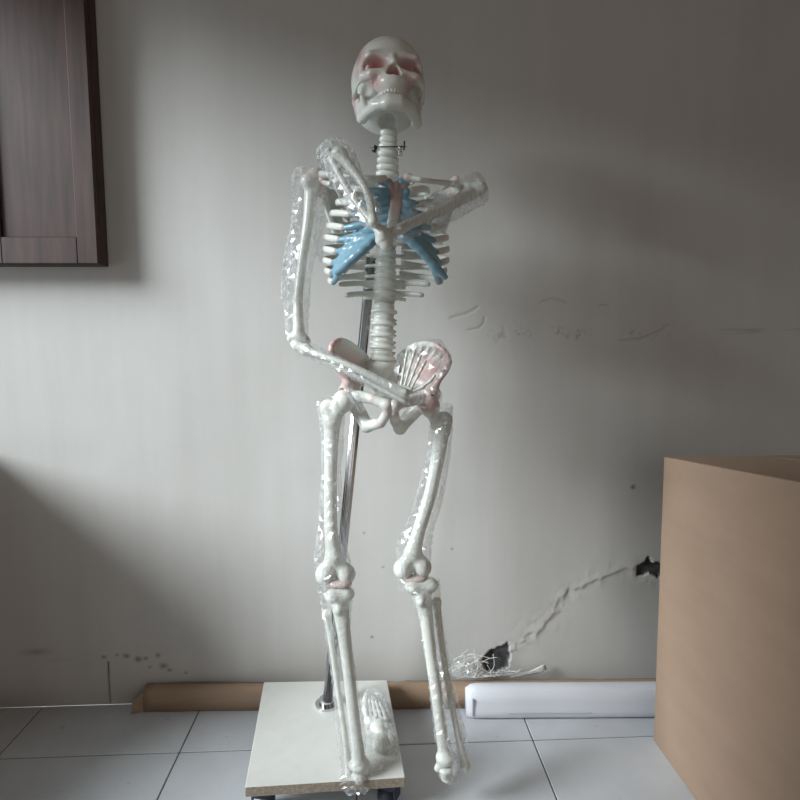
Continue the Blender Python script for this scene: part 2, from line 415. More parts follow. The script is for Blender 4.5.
# ================================================================== CARTONS AND PARCEL
bx = empty('cardboard_box', (.90, 1.03, 0), 'tall plain brown cardboard box standing on the tiles at the right', 'box')
BX0, BX1, BY0, BY1, BZ = .634, 1.12, .80, 1.268, P(658, 457, 1.268)[2]
bm = bmesh.new(); th = .006
for lo, hi in (((BX0, BY0, 0), (BX0+th, BY1, BZ)), ((BX1-th, BY0, 0), (BX1, BY1, BZ)), ((BX0+th, BY0, 0), (BX1-th, BY0+th, BZ)), ((BX0+th, BY1-th, 0), (BX1-th, BY1, BZ)), ((BX0+th, BY0+th, 0), (BX1-th, BY1-th, th))): box_bm(lo, hi, .0015, 1, bm)
for v in bm.verts:
    if v.co.z > .5: v.co.z += .10*(BY1-v.co.y)
bmobj('box_body', bm, CARD, bx)
for k, (lo, hi) in enumerate((((BX0+.006, BY0+.004, BZ-.007), (BX0+.237, BY1-.004, BZ-.002)), ((BX0+.241, BY0+.004, BZ-.007), (BX1-.006, BY1-.004, BZ-.002)))):
    bm = box_bm(lo, hi, .0015, 1)
    for v in bm.verts: v.co.z += .10*(BY1-v.co.y)
    bmobj('flap', bm, CARD, bx)

def bar_profile(name, prof, x0, x1, m, parent=None, dx0=None, nseg=40, jit=.001, seed=3):
    """long package: closed (y,z) profile drawn along x"""
    r = np.random.default_rng(seed); V = []; F = []; n = len(prof)
    xs = np.linspace(x0, x1, nseg); cy = np.mean([p[0] for p in prof]); cz = np.mean([p[1] for p in prof])
    for i, x in enumerate(xs):
        e = 1.
        if dx0 and x-x0 < dx0: u = (x-x0)/dx0; e = .72+.28*math.sqrt(max(0, 1-(1-u)**2))
        for j, (y, z) in enumerate(prof):
            zz = max(cz*0+z*1, 0)
            V.append((x+r.normal()*jit*.3, cy+(y-cy)*e+r.normal()*jit, max(.0006, (cz+(z-cz)*e if z > .004 else z)+r.normal()*jit*(z > .004))))
    for i in range(nseg-1):
        for j in range(n):
            k = (j+1) % n; F.append([i*n+j, (i+1)*n+j, (i+1)*n+k, i*n+k])
    F.append(list(range(n))); F.append([(nseg-1)*n+j for j in range(n)][::-1])
    return meshobj(name, V, F, m, parent, True)
# long flat brown carton lying against the wall
yc0 = 1.438
lc = empty('long_carton', (0, 1.45, 0), 'long flat brown cardboard carton lying against the wall behind the stand and white parcel', 'carton')
cx0 = P(143, 700, yc0)[0]
prof = [(yc0, .0006), (yc0-.001, .03), (yc0+.003, .045), (yc0+.010, .054), (yc0+.022, .058), (yc0+.032, .056), (yc0+.032, .0006)]
o = bar_profile('carton_body', prof, cx0, .86, CARD2, lc, None, 60, .0006)
bmw = bmesh.new()
# the open left end: a folded flap and a torn edge
V = [(cx0, yc0+.001, .001), (cx0+.001, yc0+.002, .050), (cx0-.022, yc0-.010, .036), (cx0-.027, yc0-.012, .002)]
V += [(x+.001, y+.0035, z) for x, y, z in V]
F = [[0, 1, 2, 3], [7, 6, 5, 4], [0, 4, 5, 1], [1, 5, 6, 2], [2, 6, 7, 3], [3, 7, 4, 0]]
meshobj('end_flap', V, F, CARD2, lc, False)

# white wrapped parcel
py0 = 1.362
zt = P(540, 681, py0+.030)[2]
wx0 = P(467, 700, py0)[0]
wp = empty('white_parcel', (.55, 1.39, 0), 'long white plastic-wrapped parcel on the floor in front of the brown carton', 'parcel')
prof = [(py0+.008, .0006), (py0, .006), (py0-.001, .022), (py0+.001, .045), (py0+.002, .070), (py0+.006, zt-.004), (py0+.014, zt), (py0+.032, zt), (py0+.039, zt-.004), (py0+.041, .04), (py0+.040, .004), (py0+.036, .0006)]
wpo = bar_profile('parcel_body', prof, wx0, .98, WPACK, wp, .035, 60, .0002)
pz = P(600, 709, py0)[2]
bm = box_bm((wx0+.10, py0-.0035, pz-.0005), (.52, py0+.004, pz+.0015), .0004, 1)
bmobj('folded_seam', bm, mat('seam_grey', (.45, .47, .52), .5)[0], wp)
bm = box_bm((wx0+.012, py0-.003, .012), (wx0+.016, py0+.006, .055), .001, 1)
bmobj('end_crease', bm, mat('crease_grey', (.42, .44, .5), .5)[0], wp)

# both lie slightly askew, their right ends nearer the room
for par, x0, k_ in ((lc, cx0, .036), (wp, wx0, .042)):
    for o in par.children:
        ox = o.location.x+par.location.x
        for v in o.data.vertices: v.co.y -= k_*(v.co.x+ox-x0)
# ================================================================== DISPLAY STAND
st = empty('display_stand', (-.11, 1.25, 0), 'cream board stand on dark casters with a leaning chrome pole behind the skeleton', 'stand')
ZB = .08
corners = [FL(245, 787, ZB), FL(405, 777, ZB), FL(387, 680, ZB), FL(264, 682, ZB)]
bm = bmesh.new()
vt = [bm.verts.new((c[0], c[1], ZB)) for c in corners]; vb = [bm.verts.new((c[0], c[1], ZB-.021)) for c in corners]
bm.faces.new(vt); bm.faces.new(vb[::-1])
for i in range(4): bm.faces.new((vb[i], vb[(i+1) % 4], vt[(i+1) % 4], vt[i]))
bmesh.ops.bevel(bm, geom=bm.edges[:], offset=.0012, segments=1, affect='EDGES')
bd = bmobj('base_board', bm, LAMIN, st)
bd.data.materials.append(CHIP)
for p in bd.data.polygons:
    if abs(p.normal.z) < .5: p.material_index = 1
cc = np.mean(corners, 0)
for i, c in enumerate(corners):
    q = c+(cc-c)*(.19 if i < 2 else .2); ang = random.uniform(-.6, .6)
    zt2 = ZB-.0215
    bm = bmesh.new()
    box_bm((-.024, -.024, zt2-.005), (.024, .024, zt2), .001, 1, bm); box_bm((-.017, -.019, .040), (.017, .019, zt2-.004), .004, 2, bm)
    for s in (-1, 1): box_bm((s*.0165-.002, -.014, .014), (s*.0165+.002, .018, zt2-.004), .0008, 1, bm)
    for v in bm.verts: x, y = v.co.x, v.co.y; v.co.x = q[0]+x*math.cos(ang)-y*math.sin(ang); v.co.y = q[1]+x*math.sin(ang)+y*math.cos(ang)
    cs = bmobj('caster', bm, NAVY, st)
    bm = bmesh.new(); bmesh.ops.create_cone(bm, cap_ends=True, segments=28, radius1=.0225, radius2=.0225, depth=.026)
    bmesh.ops.bevel(bm, geom=[e for e in bm.edges if len(e.link_faces) == 2 and abs(e.calc_face_angle(0)) > .8], offset=.004, segments=2, affect='EDGES')
    for v in bm.verts:
        x, y, z = v.co.z, v.co.x, v.co.y
        v.co = (q[0]+x*math.cos(ang)-y*math.sin(ang), q[1]+x*math.sin(ang)+y*math.cos(ang), z+.0227)
    bmobj('wheel', bm, GREYP if i == 0 else NAVY, cs, True)
# pole: twin-grooved chrome tube, leaning
pb = FL(327, 705, ZB); pt = P(371.5, 258, 1.300)
def tubeVF(a, b, r, n=24, flute=0.):
    a = np.asarray(a); b = np.asarray(b); T = (b-a)/np.linalg.norm(b-a); s = np.cross(T, (0, 1, 0)); s /= np.linalg.norm(s); u = np.cross(s, T)
    V = []; F = []
    for q in (a, b):
        for j in range(n):
            an = 2*math.pi*j/n; rr = r*(1-flute*(.5+.5*math.cos(an*8)))
            V.append(q+s*math.cos(an)*rr+u*math.sin(an)*rr)
    for j in range(n): k = (j+1) % n; F.append([j, k, n+k, n+j])
    F.append(list(range(n))[::-1]); F.append([n+j for j in range(n)])
    return V, F
V, F = tubeVF(pb, pt, .0118, 64, .10); po = meshobj('pole', V, F, CHROME, st, True)
for p in po.data.polygons:
    if len(p.vertices) > 4: p.use_smooth = False
bm = bmesh.new()
V1, F1 = tubeVF((pb[0], pb[1], ZB), (pb[0], pb[1], ZB+.006), .027, 32); V2, F2 = tubeVF((pb[0], pb[1], ZB+.006), (pb[0]+.001, pb[1], ZB+.016), .018, 32)
V, F = joinvf([(V1, F1), (V2, F2)]); f = meshobj('flange', V, F, CHROME, st, False)
V, F = tubeVF(pt+np.array([0, 0, -.01]), P(386, 262, 1.262), .005, 12); meshobj('hanging_bracket', V, F, STEEL, st, True)

# ================================================================== SKELETON
sk = empty('anatomical_skeleton', (-.02, 1.22, ZB), 'life-size white anatomical skeleton model with folded arms in clear plastic wrap', 'skeleton model')

# --- spine
spine_px = [(389, 130, 1.225), (388, 150, 1.23), (387.5, 178, 1.245), (386.5, 215, 1.262), (386, 250, 1.262), (385, 290, 1.248), (384, 318, 1.235), (383, 345, 1.235), (382.5, 362, 1.238)]
SPY = np.array([q[1] for q in spine_px], float)
def spine(y):
    px = np.interp(y, SPY, [q[0] for q in spine_px]); Y = np.interp(y, SPY, [q[2] for q in spine_px]); return P(px, y, Y)
def vertebra_proto(kind, w, h, d):
    """body (x width, y depth, z height) with waist, transverse and spinous processes, centred at 0, body facing -y"""
    s = Sdf()
    fh_ = {'c': .0052, 't': .0062, 'l': .0080}[kind]; s.el((0, 0, h*.5-.0035), (w, d, fh_), .005); s.el((0, 0, -h*.5+.0035), (w, d, fh_), .006)
    wa_ = {'c': .90, 't': .84, 'l': .70}[kind]
    if kind == 'l': s.ops.clear(); s.el((0, 0, -h*.28), (w, d, .0075), .006); s.el((0, 0, h*.30), (w*.76, d*.9, .0085), .006)
    s.el((0, 0, 0), (w*wa_, d*wa_, h*.62), .005)
    sp = {'c': .022, 't': .034, 'l': .034}[kind]; dz = {'c': -.006, 't': -.022, 'l': -.004}[kind]
    s.cap((0, d*.8, 0), (0, d+sp*.5, dz*.5), .0055, .0045, .004); s.cap((0, d+sp*.5, dz*.5), (0, d+sp, dz), .0045, .004, .004)
    tw = {'c': w-.002, 't': w+.014, 'l': w-.003}[kind]
    for q in (-1, 1):
        s.cap((q*w*.55, d*.6, .001), (q*tw, d*(1.1 if kind == 'c' else 1.6), .002 if kind != 't' else .004), .0042, .0036, .004)
        s.cap((q*w*.5, d*1.1, h*.35), (q*w*.5, d*1.15, -h*.6), .0036, .0036, .003)
    return s
levels = []
ys = np.linspace(133, 174, 7); levels += [('c', y) for y in ys]
ys = 180+10.6*np.arange(12); levels += [('t', y) for y in ys]
ys = 309+11.6*np.arange(5); levels += [('l', y) for y in ys]
protos = {}
for kind in 'ctl':
    h = {'c': .0125, 't': .0195, 'l': .0228}[kind]; w = {'c': .0175, 't': .0190, 'l': .0270}[kind]; d = {'c': .010, 't': .014, 'l': .0165}[kind]
    protos[kind] = (vertebra_proto(kind, w, h, d).mesh(.0016), w, d, h)
first = {}
ldisc = {}
for i, (kind, y) in enumerate(levels):
    (V, Q), w, d, h = protos[kind]; c = spine(y)
    sc = {'c': .92+.34*(i/6.), 't': .98+.03*(i-7), 'l': 1.0}[kind] if kind != 't' else .98+.025*(i-7)
    if kind not in first:
        o = meshobj('vertebra', V, Q, BONE, sk, True, np.zeros(len(V)), origin=(0, 0, 0)); first[kind] = o
        bmd = bmesh.new(); bmesh.ops.create_cone(bmd, cap_ends=True, segments=24, radius1=1, radius2=1, depth=1)
        for v in bmd.verts: v.co = (v.co.x*w*(.74 if kind == 'l' else .88), v.co.y*d*(.8 if kind == 'l' else .9), v.co.z*.006)
        dsk = bmobj('disc', bmd, mat('disc_%s' % {'c': 'neck', 't': 'chest', 'l': 'loin'}[kind], (.62, .64, .6), .4)[0], o, True, origin=(0, 0, 0)); ldisc[kind] = dsk
        dsk.location = (0, 0, -h*.5-.001)
    else:
        o = first[kind].copy(); COL.objects.link(o); o.parent = sk
        dk_ = ldisc[kind].copy(); COL.objects.link(dk_); dk_.parent = o
    o.location = Vector(c.tolist())-Vector(sk.location)
    a = spine(y-3)-spine(y+3); a /= np.linalg.norm(a)
    o.rotation_euler = (-math.atan2(a[1], a[2])*1, math.atan2(a[0], a[2]), 0)
    o.scale = (sc, sc, 1.)

# --- ribs
def rib_geo(i, side):
    y = 180+10.6*(i-1); c = spine(y)
    A = [.052, .080, .099, .110, .117, .122, .124, .124, .120, .112][i-1]
    if side > 0: A *= .99
    b = .075 if i > 1 else .05; yc = c[1]-.035 if i > 1 else c[1]-.02
    ph1 = math.radians([165, 160, 152, 148, 142, 138, 134, 128, 122, 118][i-1])
    drop = [.026, .034, .036, .034, .036, .036, .036, .034, .03, .026][i-1]
    pts = []
    ph0 = math.radians(12)
    for u in np.linspace(0, 1, 22):
        ph = ph0+(ph1-ph0)*u
        sx = math.copysign(abs(math.sin(ph))**.82, math.sin(ph))
        pts.append((c[0]+side*A*sx, yc+b*math.cos(ph)*(1. if ph < math.pi/2 else 1.15)+.008*math.sin(2*ph), c[2]+.004-drop*(u**1.4)))
    return np.array(pts)
rib_end = {}
for side in (-1, 1):
    for i in range(1, 13):
        if i <= 10: pts = rib_geo(i, side)
        else:
            y = 180+10.6*(i-1); c = spine(y); L = {11: .092, 12: .079}[i]*(1. if side < 0 else .98)
            pts = np.array([(c[0]+side*(.012+(L-.012)*u), c[1]+.016-.030*u*u, c[2]+.003-.002*u+.004*math.sin(u*3)) for u in np.linspace(0, 1, 12)])
        n = len(pts); u = np.linspace(0, 1, n)
        ra = .0060+.0045*np.exp(-((u)/.14)**2)+.0006*u; ra[-1] *= .8
        rb = .0038+.0008*u
        if i >= 11: ra = .0056+.0060*np.exp(-((u)/.25)**2); ra[-1] = .004; rb = .0038
        V, F = sweep(pts, ra, rb, n=12)
        Va = np.array(V); ed = pts[-1]
        tint = np.clip(1-np.linalg.norm(Va-ed, axis=1)/.022, 0, 1)*.35 if i <= 10 else np.zeros(len(Va))
        meshobj('rib', V, F, BONE, sk, True, tint); rib_end[(side, i)] = ed

# --- sternum and costal cartilage
mb_t = P(397.5, 183, 1.155); mb_b = P(396.5, 203, 1.14); bd_b = P(392, 236, 1.125); xi = P(388, 250, 1.125)
s = Sdf(); k = .006
s.cap(mb_t+[-.016, 0, .002], mb_b+[-.004, 0, 0], .0065, .005, k); s.cap(mb_t+[.016, 0, .002], mb_b+[.004, 0, 0], .0065, .005, k); s.cap(mb_t, mb_b, .006, .006, k)
for q in (-.007, 0, .007): s.cap(mb_b+[q, 0, 0], bd_b+[q, 0, .004], .0055, .006, k)
s.cap(bd_b, xi, .005, .003, k)
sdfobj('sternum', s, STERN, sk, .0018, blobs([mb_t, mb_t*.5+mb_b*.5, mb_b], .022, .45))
for side in (-1, 1):
    s = Sdf(); s_hi = Sdf()
    for i in range(1, 7):
        e = rib_end[(side, i)]; f = (i-1)/6.; a = mb_t*(1-f)+bd_b*f+np.array([side*(.016 if i < 3 else .012), .001, 0])
        mid = (a+e)/2+np.array([0, -.008, -.003]); s_hi.chain(spline([e, mid, a], 5), [.0055, .007, .0078, .0080, .0075], .006)
    # lower fan: costal margin
    if side < 0: m0, m1, m2, m3 = P(377, 238, 1.118), P(362, 251, 1.110), P(348, 263, 1.118), P(337, 272, 1.135)
    else: m0, m1, m2, m3 = P(406, 238, 1.118), P(421, 250, 1.110), P(434, 264, 1.118), P(445, 277, 1.135)
    s.chain(spline([bd_b+[side*.008, 0, 0], m0, m1, m2, m3], 10), [.0065]*9+[.0055], .006)
    for i, mm in ((6, m0), (7, (m0+m1)/2), (8, m1), (9, (m1+m2)/2), (10, m2)):
        e = rib_end[(side, i)]
        s.chain(spline([e, (e+mm)/2+np.array([0, -.004, 0]), mm], 4), [.0055, .0065, .0075, .007], .009)
    # web between the fingers near the margin
    fing = [(rib_end[(side, i)], mm) for i, mm in ((5, bd_b), (6, m0), (7, (m0+m1)/2), (8, m1), (9, (m1+m2)/2), (10, m2))]
    for (ea, ma), (eb, mb2) in zip(fing[:-1], fing[1:]):
        for u in (.25, .5, .72): s.cap(ea*(1-u)+ma*u+np.array([0, -.002, 0]), eb*(1-u)+mb2*u+np.array([0, -.002, 0]), .0048 if u > .3 else .003, None, .008)
    sdfobj('costal_cartilage', s, CART, sk, .0018); sdfobj('upper_costal_cartilage', s_hi, CART, sk, .0018)

# --- shoulder girdle
def bone(name, s, tintf=None, res=.0019, m=None): return sdfobj(name, s, m or BONE, sk, res, tintf)
cl = spline([P(408, 178, 1.150), P(422, 180, 1.140), P(438, 182, 1.165), P(455, 184, 1.205)], 8)
s = Sdf(); s.chain(cl, [.0075, .006, .0052, .005, .005, .0052, .006, .007], .004); s.el(cl[0], (.009, .009, .009), .004)
bone('clavicle', s, blobs([cl[0]], .010, .8))
cl = spline([P(384, 179, 1.150), P(366, 178, 1.140), P(345, 176, 1.165), P(322, 174, 1.205)], 8)
s = Sdf(); s.chain(cl, [.0075, .006, .0052, .005, .005, .0052, .006, .007], .004); bone('clavicle', s, blobs([cl[0]], .012, .5))
for side, gx_, dx in ((-1, 322, -1), (1, 456, 1)):
    g = P(gx_, 190, 1.235); inf = P(gx_-dx*20, 262, 1.325); med = P(gx_-dx*30, 196, 1.325); acr = P(gx_+dx*0, 180, 1.215)
    s = Sdf()
    for u in np.linspace(0, 1, 9):
        q = med*(1-u)+inf*u; s.cap(g, q, .004, .0028, .010)
    s.cap(med, inf, .004, .0035, .004); s.cap(med, g, .0035, .007, .004)
    s.chain([med*.8+inf*.2, P(gx_-dx*8, 184, 1.30), acr], [.0035, .0055, .008], .006)
    s.el(g, (.011, .013, .017), .006); s.cap(g+[0, -.008, .012], P(gx_-dx*8, 184, 1.19), .005, .0055, .005)
    bone('scapula', s, blobs([acr, g], .016, .45))

def longbone(name, pts, rs, extra=(), tintf=None, k=.010, n=12, res=.002):
    """shaft through pts with radii rs, plus extra ('cap'/'el') lumps"""
    c = spline(pts, n); r = np.interp(np.linspace(0, 1, n), np.linspace(0, 1, len(rs)), rs)
    s = Sdf(); s.chain(c, r, .006)
    for e in extra:
        if len(e) == 2: s.el(e[0], np.broadcast_to(e[1], 3), k)
        else: s.cap(e[0], e[1], e[2], e[3] if len(e) > 3 else None, k)
    return bone(name, s, tintf, res)

# viewer's left arm: humerus hangs, forearm crosses the pelvis
h0, h1, h2, h3 = P(312, 182, 1.225), P(309, 215, 1.22), P(301, 270, 1.205), P(299, 335, 1.19)
longbone('humerus', [h0, h1, h2, (h2+h3)/2+[-.004, 0, 0], h3], [.016, .0125, .0095, .009, .009, .010, .012],
         [(P(316, 178, 1.23), (.020, .021, .020)), (P(307, 181, 1.215), .012), (P(291.5, 338, 1.19), P(305, 341, 1.19), .0095, .011)], blobs([P(318, 176, 1.225), P(306, 174, 1.22)], .016, .55))
e0 = P(297, 345, 1.18)
u1, u2 = P(352, 371, 1.135), P(404, 398, 1.11)
longbone('ulna', [e0, u1+[0, .004, -.006], u2+[0, 0, -.004]], [.011, .0075, .006, .0055, .006], [(P(296, 342, 1.195), .0125)], blobs([P(293, 338, 1.19)], .014, .3))
longbone('radius', [P(306, 350, 1.165), P(352, 369, 1.12)+[0, 0, .004], P(404, 395, 1.10)+[0, 0, .003]], [.0095, .0065, .0065, .008, .0105], [(P(306, 349, 1.165), .0100)])
# viewer's right arm: humerus comes forward across the chest, forearm folds up to the other shoulder
g0, g3 = P(474, 190, 1.215), P(384, 238, 1.050)
longbone('humerus', [g0, g0*.66+g3*.34+[0, -.004, -.006], g0*.3+g3*.7, g3], [.015, .0115, .0095, .0095, .011],
         [(P(466, 193, 1.22), (.019, .020, .019)), (P(481, 188, 1.205), .013), (g3+[-.006, 0, .012], g3+[.004, 0, -.012], .011, .011)])
f0, f3 = P(380, 232, 1.045), P(336, 156, 1.10)
longbone('ulna', [f0+[.004, .006, -.012], f0, (f0+f3)/2+[-.010, .006, -.004], f3+[-.010, .006, -.002]], [.0125, .010, .0075, .006, .006, .006], [])
longbone('radius', [P(373, 222, 1.035), (f0+f3)/2+[.014, -.004, .006], f3+[.006, 0, .004]], [.009, .0068, .0068, .0085, .0115], [(f3+[.006, 0, .004], (.014, .009, .009))])

# hands: palm of metacarpals plus jointed fingers
def hand(base, aim, side_v, size=1., curl=.5, name='hand', thumb=1):
    a = np.asarray(aim, float); a /= np.linalg.norm(a); sv = np.asarray(side_v, float); sv -= a*(sv@a); sv /= np.linalg.norm(sv); nn = np.cross(a, sv)
    root = None
    s = Sdf()
    for q in range(8):
        j = (q % 4-1.5)*.010*size; i = (q//4)*.011*size
        s.el(base+sv*j+a*(i+.004), np.array([.0068, .0068, .0068])*size, .003)
    carp = bone(name, s, None, .0016)
    Ls = [(.050, .030, .018, .014), (.048, .034, .021, .014), (.046, .031, .020, .014), (.044, .026, .015, .013)]
    for f in range(4):
        off_ = (f-1.5)*.0105*size; fan = (f-1.5)*.10*thumb
        s = Sdf(); d = a+sv*fan; d /= np.linalg.norm(d); p = base+sv*off_+a*.018*size; ang = 0
        for si, L in enumerate(Ls[f]):
            q = p+d*L*size; s.chain([p, (p+q)/2, q], [.0048*size, .0034*size, .0050*size if si < 3 else .0022], .003)
            p = q; ang = curl*(.5 if si == 0 else .7); d = d*math.cos(ang)+nn*math.sin(ang)
        fo = sdfobj('finger', s, BONE, carp, .0016)
    s = Sdf(); d = a*.7+sv*.7*thumb; d /= np.linalg.norm(d); p = base+sv*.020*size*thumb+a*.008*size
    for L in (.040, .028, .020):
        q = p+d*L*size; s.chain([p, (p+q)/2, q], [.0055*size, .004*size, .005*size], .003); p = q; d = d*math.cos(.25)-sv*math.sin(.25)*thumb; d /= np.linalg.norm(d)
    sdfobj('thumb', s, BONE, carp, .0016)
    return carp
hand(P(333, 153, 1.115), P(312, 166, 1.185)-P(334, 150, 1.105), (0, -.8, .5), .62, .8, thumb=-1)
hand(P(404, 393, 1.105), P(417, 356, 1.12)-P(404, 394, 1.105), (1, 0, .3), .62, .16, thumb=1)

# --- pelvis
def hipbone(side):
    if side < 0:
        crest = [P(337, 364, 1.185), P(331, 350, 1.178), P(335, 342, 1.19), P(344, 341, 1.215), P(355, 347, 1.24), P(366, 357, 1.262)]
        si = P(371, 372, 1.265); ac = P(349, 394, 1.205); asi = crest[0]; aiis = P(348, 383, 1.185)
        pubT = P(373, 399, 1.155); sym = P(387, 405, 1.145); ischb = P(367, 426, 1.200); ram = P(381, 423, 1.170); isca = P(360, 414, 1.215); symb = P(388, 412, 1.15)
    else:
        crest = [P(444, 371, 1.165), P(449, 361, 1.160), P(442, 349, 1.17), P(427, 343.5, 1.20), P(411, 347, 1.235), P(400, 356, 1.262)]
        si = P(396, 374, 1.268); ac = P(430, 396, 1.205); asi = crest[0]; aiis = P(434, 388, 1.175)
        pubT = P(407, 402, 1.155); sym = P(395, 405, 1.145); ischb = P(400, 428, 1.200); ram = P(395, 421, 1.175); isca = P(409, 417, 1.215); symb = P(394, 412, 1.15)
    s = Sdf(); CR = spline(crest, 12)
    base = (ac+si)/2+np.array([0, 0, .012])
    for j, q in enumerate(CR):
        u = j/11.; root = ac*(1-u)+si*u+np.array([0, 0, .010]); s.cap(root, q, .007, .0035, .010)
    s.chain(CR, [.0065, .007, .006, .0055, .0055, .006, .006, .0055, .0055, .005, .005, .005], .004)
    s.cap(ac+[0, 0, .01], si, .013, .010, .010); s.cap(aiis, ac, .009, .013, .008); s.cap(asi, aiis, .0055, .007, .008)
    s.el(ac, (.023, .021, .023), .008)
    s.chain([ac, pubT, sym], [.012, .0105, .0105], .006); s.chain([sym, symb, ram, ischb], [.0105, .0095, .0100, .0125], .006)
    s.chain([ischb, isca, ac], [.0130, .0150, .014], .006)
    hx = ac+np.array([side*.012, -.012, -.006]); s.el(hx, (.019, .019, .019), .003, 's')
    tb = [sym, symb, pubT, ram, ischb]+[ac+np.array([0, -.015, .018])]+[q for q in CR[:6]]
    f1 = blobs(tb, .010, .8); f2 = blobs([(q+ac)/2 for q in CR[1:9]]+[si], .034, .6)
    bone('hip_bone', s, lambda V: np.maximum(f1(V), f2(V)), .0018)
    return ac
acL = hipbone(-1); acR = hipbone(1)
s = Sdf(); s0 = P(382.5, 366, 1.240); s1 = P(383, 384, 1.262); s2 = P(385, 400, 1.285); s3 = P(387, 410, 1.280)
s.el(s0, (.030, .018, .012), .008)
for q in (-1, 1): s.chain([s0+[q*.022, .010, 0], s1+[q*.020, .004, 0], s2+[q*.008, 0, 0]], [.014, .011, .007], .010)
s.chain([s0, s1, s2, s3], [.016, .013, .009, .006], .008)
for z in (.3, .62, .9):
    for q in (-1, 1): cpt = s0*(1-z)+s2*z+np.array([q*.014, -.014+.01*z, -.004]); s.el(cpt, (.004, .007, .004), .003, 's')
bone('sacrum', s)

# --- legs
def femur(head, troch, shaft, kneeL, kneeR, rs, tintf=None):
    kn = (kneeL+kneeR)/2; c = shaft
    ex = [(head, (.0225, .0225, .0225)), (head, c[0], .0125, .015), (troch, .016), (troch, c[0], .015, .0145),
          (kneeL, (.0185, .0235, .020)), (kneeR, (.0185, .0235, .020)), (c[-1], kneeL, .013, .015), (c[-1], kneeR, .013, .015)]
    longbone('femur', c, rs, ex, tintf, .009, 14, .0022)
femur(P(344, 401, 1.190), P(328, 408, 1.205), [P(332, 422, 1.20), P(331, 450, 1.195), P(330.5, 490, 1.185), P(331, 530, 1.175), P(334, 556, 1.17)],
      P(325, 574, 1.168), P(346, 574, 1.172), [.0175, .0145, .0130, .0130, .0135, .017], blobs([P(346, 388, 1.175)], .012, .5))
femur(P(428.5, 405, 1.190), P(444, 420, 1.205), [P(441, 430, 1.20), P(438, 456, 1.195), P(430, 495, 1.185), P(419, 530, 1.175), P(413, 552, 1.17)],
      P(403, 569, 1.165), P(422, 567, 1.170), [.0175, .0145, .0130, .0130, .0135, .017], blobs([P(428.5, 402, 1.175)], .026, .55))
for c0, c1 in ((P(333, 584, 1.155), P(348, 583, 1.16)), (P(408, 579, 1.155), P(424, 578, 1.16))):
    s = Sdf(); s.el((c0+c1)/2, (.022, .016, .0075), .004); s.cap(c0, c1, .0075, .0075, .004)
    bone('meniscus', s, lambda V: np.full(len(V), .42))
# patellae
# tibia and fibula
def shin(kL, kR, tub, mid, ank, mall, fib, fr):
    c = [(kL+kR)/2+[0, 0, -.012]]+mid+[ank]
    longbone('tibia', c, [.0195, .0145, .0122, .0115, .0112, .0120, .0165],
             [(kL, (.017, .0185, .012)), (kR, (.017, .0185, .012)), (kL, kR, .012), (tub, .0085), (ank, (.0195, .0165, .0090)), (ank, mall, .0100, .0075)], None, .008, 14, .0021)
    longbone('fibula', fib, fr, [(fib[0], .009), (fib[-1], (.008, .009, .013))], None, .006, 12, .0019)
shin(P(333, 596, 1.150), P(346, 594, 1.155), P(339, 610, 1.132), [P(343, 625, 1.14), P(348, 665, 1.125), P(353.5, 715, 1.105), P(358, 750, 1.09)], P(359, 764, 1.085), P(365, 772, 1.085),
     [P(327, 614, 1.150), P(331, 640, 1.145), P(338, 690, 1.125), P(345, 735, 1.10), P(349.5, 775, 1.09)], [.0085, .0058, .0055, .0058, .0075])
shin(P(413, 587, 1.150), P(430, 585, 1.155), P(421, 602, 1.132), [P(426, 616, 1.14), P(431, 655, 1.125), P(438, 705, 1.105), P(443, 742, 1.09)], P(446, 757, 1.085), P(438, 768, 1.085),
     [P(436.5, 602, 1.160), P(441, 640, 1.150), P(449, 690, 1.125), P(458, 735, 1.10), P(465.5, 766, 1.09)], [.0085, .0062, .006, .0062, .0075])

# feet: one lies sole-down on the board, toes towards the wall; the other is folded under its shin
def foot(heel, toe, up, size, spread=1.):
    heel = np.asarray(heel); toe = np.asarray(toe); a = toe-heel; L = np.linalg.norm(a); a /= L; up = np.asarray(up, float); up -= a*(up@a); up /= np.linalg.norm(up); sv = np.cross(a, up)
    w = lambda u, v, h: heel+a*u*L+sv*v*size+up*h*size
    s = Sdf(); s.el(w(.06, .0, .018), (.018*size,)*3, .008); s.cap(w(.06, 0, .016), w(.28, .006, .028), .016*size, .013*size, .008)
    s.el(w(.22, -.004, .034), np.array([.016, .016, .011])*size, .010)
    for v in (-.018, -.006, .006, .018): s.el(w(.36, v, .022+.006*(v < 0)), np.array([.009, .010, .010])*size, .004)
    f = bone('foot', s, None, .0018)
    for q in range(5):
        v0 = (-.022+.0105*q); v1 = (-.034+.0165*q)*spread; big = 1.45 if q == 0 else 1.
        e1 = .68-.025*max(q-1, 0); e2 = 1.-.035*q
        s = Sdf(); p0 = w(.40, v0, .020); p1 = w(e1, v1, .010); p2 = w((e1+e2)/2, v1*.8, .011); p3 = w(e2, v1*.55, .006)
        s.chain([p0, (p0+p1)/2, p1], [.0068*size, .0042*size*big, .0062*size*big], .003)
        s.chain([p1, (p1+p2)/2, p2], [.0058*size*big, .004*size*big, .005*size*big], .002); s.chain([p2, p3], [.0048*size*big, .0035*size*big], .002)
        sdfobj('toe', s, BONE, f, .0017)
    return f
hl = FL(382, 758, ZB); te = FL(371, 697, ZB)
foot(hl+[0, 0, .004], te+[0, 0, .006], (0, 0, 1), .95, .62)
fh = P(442, 774, 1.085)
s = Sdf(); s.el(P(446, 768, 1.085), (.016, .017, .007), .006); s.el(P(447, 776, 1.09), (.013, .017, .009), .006); s.cap(P(445, 774, 1.08), P(450, 778, 1.10), .009, .008, .006)
bone('ankle_bones', s)
